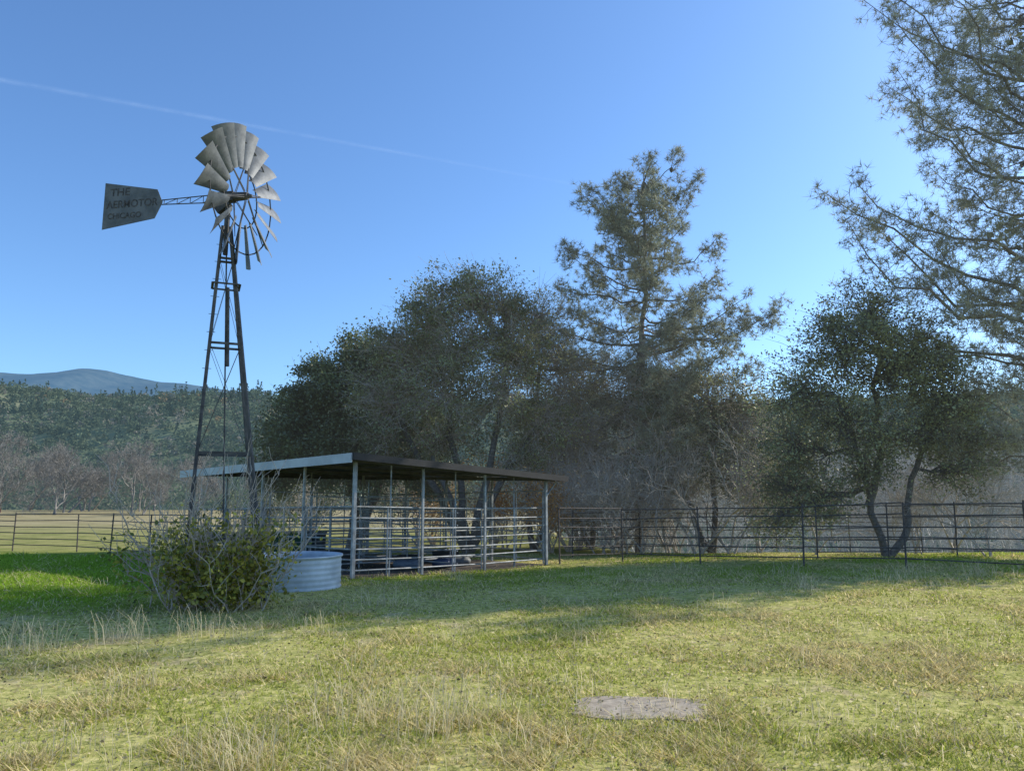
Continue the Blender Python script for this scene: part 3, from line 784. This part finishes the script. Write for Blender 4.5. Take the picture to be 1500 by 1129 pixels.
oak('oak_tree',b3,[[(0,0,0),(.1,0,2),(.3,0,4.5)],[(0,0,0),(-.9,0,2),(-1.8,0,4)]],
 [(0,0,5.6,1.6,1.5,1.5),(1.4,0,4.6,1.6,1.5,1.6),(-1.5,0,5.2,1.4,1.5,1.5),(-.2,-.5,3.6,1.7,1.3,1.2),(1.8,0,2.6,1.4,1.2,1.2),(-1.9,0,3.0,1.2,1.2,1.0)],
 'shaded oak growing between the pine and the fence',45,(.19,.205,.12),nleaf=65,lsize=.055,density=30,trunk_r=.13,twigs=10,bare=.25,twmat=M_twig)
b3=(3.2,31.0,h(3.2,31))
oak('oak_tree',b3,[[(0,0,0),(.1,0,2),(.1,0,5)],[(0,0,0),(-.9,0,2),(-1.2,0,4)]],
 [(0,0,6.6,1.8,1.5,1.5),(1.7,0,5.4,1.5,1.5,1.5),(-1.5,0,5.8,1.4,1.5,1.5),(-.2,-.5,4.0,2,1.3,1.3),(2,0,3.4,1.3,1.2,1.1),(-1.9,0,3.4,1.2,1.2,1.0)],
 'greyish oak standing behind the tall pine',46,(.21,.215,.14),nleaf=60,lsize=.055,density=28,trunk_r=.13,twigs=10,bare=.25,twmat=M_twig)

# centre pine
r=np.random.default_rng(51); br=[]
pbz=h(5.0,29.5)
az=0
for i in range(92):
    f=i/91; z=pbz+2.4+f*12.3+r.normal()*.25; az+=2.4+r.normal()*.5
    zl=[2,4,6.5,9.0,11.4,12.8,13.8,14.6,15.2]
    L=np.interp(z,zl,[2.6,3.5,4.0,3.5,2.8,2.2,1.4,.7,.2])*(.45+.7*r.random())
    rise=(-.25+.18*z/3+.35*r.random())*L*min(1,.4+z/12)
    rise=min(rise,max(.1,14.9-z))
    br.append((z,az,L,rise))
br+=[(7.4,0.05,5.4,1.5),(7.9,-.4,4.2,1.2),(10.6,math.pi,3.2,1.0),(10.9,.1,3.1,1.1),(12.3,math.pi+.2,2.7,1.1),(9.2,math.pi-.2,3.6,.9),(6.6,math.pi,3.8,.4),(6.0,-.3,4.3,.4),(13.0,0,1.5,.7),(13.2,math.pi,1.4,.7)]
pine('pine_tree',(4.9,29.5,pbz),(5.75,29.5,15.3),br,'tall grey-green foothill pine with drooping lower twigs',52,trunk_r=.19,cones=34,conez=11.0,dens=.95,nn=15,ln=.25,dead=260,colr=(.26,.27,.185),spread=.14,w=.0095)
# right hand pine
r=np.random.default_rng(61);br=[];az=0
pb=h(18.0,23.2)
for i in range(84):
    f=i/83; z=3.5+f*18+r.normal()*.3; az+=2.4+r.normal()*.6
    L=np.interp(z,[3,6,9,12,15,18,21.5],[3.6,4.0,4.0,4.2,4.6,4.2,.8])*(.55+.6*r.random())
    br.append((z,az,L,(.2+.5*r.random())*L))
pi=math.pi
br+=[(7.2,pi+.02,8.7,4.3),(7.0,pi+.12,8.2,3.1),(6.8,pi-.06,7.6,2.0),(7.8,pi-.12,7.2,3.1),(7.5,pi+.2,6.2,2.2),(6.2,pi,5.8,1.0),(12.0,pi,5.6,3.4),(13.5,pi+.1,6.0,3.6),(14.5,pi-.1,6.2,3.8),(4.8,pi+.1,5.0,-.6),(4.4,pi-.1,4.4,-1.0),(15.5,pi,6.0,2.9),(11.0,pi+.2,5.2,2.8),(13.8,pi+.35,5.6,3.2),(12.8,pi-.3,5.4,3.0),(5.6,pi+.25,5.0,-.2),(10,pi-.2,4.6,2.4),(8.5,pi+.05,7.6,2.6),(5.2,pi,5.2,-1.4)]
pine('pine_tree',(18.0,23.2,pb),(18.2,23.2,22.0),br,'large foothill pine with long sweeping grey-green branches',62,trunk_r=.34,dens=1.05,nn=11,ln=.26,cones=20,conez=6,dead=25,colr=(.34,.34,.235),amp=.26,spread=.15,w=.0088)
# tall neighbour tree that shades the lawn
b4=(20.9,24.3,h(20.9,24.3))
lob=[(0,0,7.6,1.9,1.9,1.5),(0,0,10.0,2.1,2.1,1.7),(-.2,0,12.6,2.1,2.0,1.7),(.1,0,15.2,2.0,1.9,1.6),(0,0,17.6,1.9,1.8,1.5),(0,0,19.8,1.7,1.6,1.5),(0,0,22.0,1.4,1.4,1.4)]
oak('oak_tree',b4,[[(0,0,0),(.1,0,5),(0,0,10),(0,0,20)]],lob,'very tall dense evergreen shading the lawn',47,(.09,.11,.05),nleaf=80,lsize=.17,density=26,trunk_r=.35,twigs=1,cl_sig=.38)

def bare_variants(specs,mat):
    out_=[]
    for (seed,L0,rad,lev,st,up,spd,kd,minr) in specs:
        S,t,_=bare_mesh(seed,L0,rad,lev,st,up,spd,kd,minr); V,F=tubes(S,3)
        me_o=mesh_np('tmp',V,F,mat); me=me_o.data; bpy.data.objects.remove(me_o); out_.append((me,t))
    return out_
far_v=bare_variants([(1,2.2,.13,6,1,.14,.55,3,.014),(2,2.0,.12,6,2,.12,.6,3,.014),(3,2.1,.12,6,2,.16,.5,3,.014)],M_twigr)
near_v=bare_variants([(4,1.5,.05,5,4,.08,.6,3,.005),(5,1.7,.06,5,3,.1,.6,3,.005),(6,1.2,.035,5,5,.06,.7,3,.004)],M_twig)
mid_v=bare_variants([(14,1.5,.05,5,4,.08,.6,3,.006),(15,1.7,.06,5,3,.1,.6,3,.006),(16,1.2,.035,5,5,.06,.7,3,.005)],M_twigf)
def place(vs,i,x,y,s,label,cat,group,name='bare_tree'):
    z=h(x,y)
    root=empty(name,(x,y,z),label,cat,group); root.rotation_euler=(0,0,random.random()*6.28)
    me=vs[i%len(vs)][0]
    o=bpy.data.objects.new('trunk' if name=='bare_tree' else 'stems',me); COL.objects.link(o); o.parent=root; root.scale=(s,s,s)
    return root
R_=random.Random(9)
k=0
for (x,y,s) in [(-58,84,1.35),(-53,90,1.3),(-48,80,1.15),(-44,88,1.25),(-40,95,1.1),(-47,100,1.2),(-36,86,.8),(-55,98,1.4),(-33,98,.8),(-62,92,1.4),(-38,78,.85),(-50,74,.95),(-43,104,1.15),(-58,104,1.4),(-66,104,1.5),(-46,94,1.0),(-31,92,.75),(-27,100,.7)]:
    place(far_v,k,x,y,s,'leafless brown tree at the edge of the dry field','tree','bare trees along the field edge'); k+=1
for k in range(40):
    x=R_.uniform(1,26); y=R_.uniform(30,46)+ (2 if x<8 else 0)
    if x>.85*y: x*=.7
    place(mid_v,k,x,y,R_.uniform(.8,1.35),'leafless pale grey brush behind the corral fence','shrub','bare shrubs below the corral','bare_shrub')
for (x,y,s) in [(2.0,27.8,1.0),(3.6,27.3,.9),(6.2,28.6,1.1),(8.6,26.5,.9),(4.6,30.6,1.2),(-.2,29.8,1.1),(-3.8,30.5,1.0),(-9.0,33,.8),(13.2,25,.9),(15,26,1.0),(14,22.6,.7),(3.2,26.4,1.1),(5.6,27.6,1.2),(7.4,26.2,.9),(1.4,26.9,1.1),(9.8,24.6,.7),(6.6,26.6,1.1),(4.4,26.2,1.2)]:
    place(near_v,k,x,y,s,'tangled grey brush beneath the pines','shrub','brush beneath the pines','bare_shrub'); k+=1
def shrub(x,y,rr,hh_,colr,label,seed,n=2600,ls=.05,name='autumn_shrub'):
    r=np.random.default_rng(seed); z=h(x,y); root=empty(name,(x,y,z),label,'shrub')
    S=[];C=[]
    for q in range(26):
        a=r.random()*6.283; e=np.array([x+math.cos(a)*rr*r.random(),y+math.sin(a)*rr*r.random(),z+hh_*(.4+.6*r.random())])
        P=wig((x,y,z-.05),e,5,.2,r); chain(S,P,.02,.005); C.append(e+r.normal(size=(n//26,3))*.28)
    V,F=tubes(S,3); mesh_np('stems',V,F,M_twig,root); C=np.vstack(C)
    V,F,c=leaves(C,ls,np.array(colr)*(.5+.8*r.random((len(C),1))),r); mesh_np('foliage',V,F,M_leaf,root,col=c)
shrub(-.7,29.2,1.2,3.4,(.62,.29,.06),'orange-leaved shrub behind the shelter',71)
shrub(1.1,26.4,1.0,2.4,(.58,.29,.07),'rust-brown leafy shrub by the corral',72)
shrub(-3.2,31,1.4,2.4,(.40,.25,.10),'brownish autumn shrub under the oaks',73)
shrub(2.6,29.4,1.2,2.0,(.28,.22,.11),'dull brown shrub beneath the pine',74)
for i,(x,y,rr,hh_) in enumerate([(-9.5,36,2.0,2.6),(-6,37,2.2,3.0),(-2.5,35,2.2,3.0),(-12.5,38,2,2.4)]):
    shrub(x,y,rr,hh_,(.16,.18,.10),'grey-green leafy shrub behind the live oak',90+i,4200,.06,'evergreen_shrub')
r=np.random.default_rng(81)
n=260; cx=-75+120*r.random(n); cy=108+45*r.random(n); cz=H(cx,cy); hgt=3+4.5*r.random(n)
pts=[];cc=[]
for i in range(n):
    m_=150; q=r.normal(size=(m_,3))*np.array([1.5,1.5,.32*hgt[i]]); q[:,2]+=hgt[i]*.55; pts.append(q+[cx[i],cy[i],cz[i]])
    c0=np.array([[.09,.12,.065],[.12,.15,.08],[.17,.155,.11]][r.integers(0,3)]); cc.append(c0*(.6+.7*r.random((m_,1))))
V,F,c=leaves(np.vstack(pts),.26,np.vstack(cc),r)
o=mesh_np('thicket',V,F,M_forest,col=c); tag(o,'mixed thicket of scrub beyond the dry field','scrub',kind='stuff')

# ---------------------------------------------------------------- parked car at field edge
cxx,cyy=-52.5,74; z=h(cxx,cyy)
car=empty('parked_car',(cxx,cyy,z),'dark parked car standing at the edge of the dry field','car')
def extr(name,prof2,y0,y1,mat):
    n=len(prof2);V=[[cxx+x,cyy+y0,z+zz] for x,zz in prof2]+[[cxx+x,cyy+y1,z+zz] for x,zz in prof2]
    F=[list(range(n)),list(range(n,2*n))[::-1]]+[[i,n+i,n+(i+1)%n,(i+1)%n] for i in range(n)]
    return mesh_np(name,V,F,mat,car)
extr('body',[(-2.2,.35),(-2.2,.85),(-2.0,.98),(2.0,1.0),(2.25,.8),(2.25,.35)],-.85,.85,surf('car_paint',(.05,.02,.02),(.07,.03,.025),2,.3))
extr('cabin',[(-1.6,.99),(-1.2,1.5),(.6,1.52),(1.2,1.0)],-.75,.75,surf('car_glass',(.05,.06,.07),(.08,.09,.1),2,.15))
for wx in (-1.4,1.4):
    for wy in (-.8,.8): rods('wheel',[seg((cxx+wx,cyy+wy-.1,z+.33),(cxx+wx,cyy+wy+.1,z+.33),.33)],M_black,car,16)

# ---------------------------------------------------------------- contrail
A=np.array([-5200,6000,3680.]);B=np.array([900,6000,2510.]);n=60
V=[];ca=[]
for i in range(n+1):
    p=A+(B-A)*i/n; w=34*(1-.5*i/n); V+= [p+[0,0,w],p,p-[0,0,w]]; q=.6*(1-i/n)**.5; ca+=[[0,0,0],[q,q,q],[0,0,0]]
F=[]
for i in range(n): F+=[[3*i,3*i+1,3*i+4,3*i+3],[3*i+1,3*i+2,3*i+5,3*i+4]]
m,nt,out=nodes('contrail_vapour')
tr=nt.nodes.new('ShaderNodeBsdfTransparent');e=nt.nodes.new('ShaderNodeBsdfTranslucent');e.inputs[0].default_value=(1,1,1,1)
d=nt.nodes.new('ShaderNodeBsdfDiffuse');d.inputs[0].default_value=(1,1,1,1);ad=nt.nodes.new('ShaderNodeAddShader');nt.links.new(e.outputs[0],ad.inputs[0]);nt.links.new(d.outputs[0],ad.inputs[1])
mx=nt.nodes.new('ShaderNodeMixShader'); f=ramp(nt,[(.35,(.03,.03,.03)),(.7,(.14,.14,.14))],noise(nt,.004,6,.6))
at=nt.nodes.new('ShaderNodeAttribute'); at.attribute_name='Col'; mu=nt.nodes.new('ShaderNodeMath'); mu.operation='MULTIPLY'; nt.links.new(at.outputs['Fac'],mu.inputs[0]); nt.links.new(f,mu.inputs[1])
nt.links.new(mu.outputs[0],mx.inputs[0]); nt.links.new(tr.outputs[0],mx.inputs[1]);nt.links.new(ad.outputs[0],mx.inputs[2]);nt.links.new(mx.outputs[0],out.inputs[0])
o=mesh_np('sky_contrail',V,F,m,col=np.array(ca)); tag(o,'thin faint white contrail across the sky',kind='structure')

# ---------------------------------------------------------------- light, world, camera
az_=math.radians(64); el=math.radians(33)
sun=bpy.data.lights.new('sun','SUN'); sun.energy=5; sun.angle=math.radians(.5); sun.color=(1,.95,.85)
so=bpy.data.objects.new('sun',sun); COL.objects.link(so)
ds=Vector((math.sin(az_)*math.cos(el),math.cos(az_)*math.cos(el),math.sin(el)))
so.rotation_euler=ds.to_track_quat('Z','Y').to_euler(); so.location=(20,10,30)
w=bpy.data.worlds.new('World'); sc.world=w; w.use_nodes=True; nt=w.node_tree
bg=nt.nodes['Background']; sk=nt.nodes.new('ShaderNodeTexSky'); sk.sky_type='NISHITA'; sk.sun_disc=False
sk.sun_elevation=el; sk.sun_rotation=az_; sk.altitude=600; sk.air_density=1.0; sk.dust_density=1.3; sk.ozone_density=2.0
mul=nt.nodes.new('ShaderNodeMix'); mul.data_type='RGBA'; mul.blend_type='MULTIPLY'; mul.inputs[0].default_value=1; mul.inputs[7].default_value=(.92,1.25,1.58,1)
nt.links.new(sk.outputs[0],mul.inputs[6]); nt.links.new(mul.outputs[2],bg.inputs[0]); bg.inputs[1].default_value=.143
cam=bpy.data.cameras.new('camera'); cam.sensor_width=36; cam.lens=26.4; cam.clip_end=30000; cam.clip_start=.05
co=bpy.data.objects.new('camera',cam); COL.objects.link(co); co.location=(0,0,1.7); co.rotation_euler=(math.radians(98.3),0,0)
sc.camera=co
sc.view_settings.view_transform='Standard'; sc.view_settings.look='None'; sc.view_settings.exposure=0
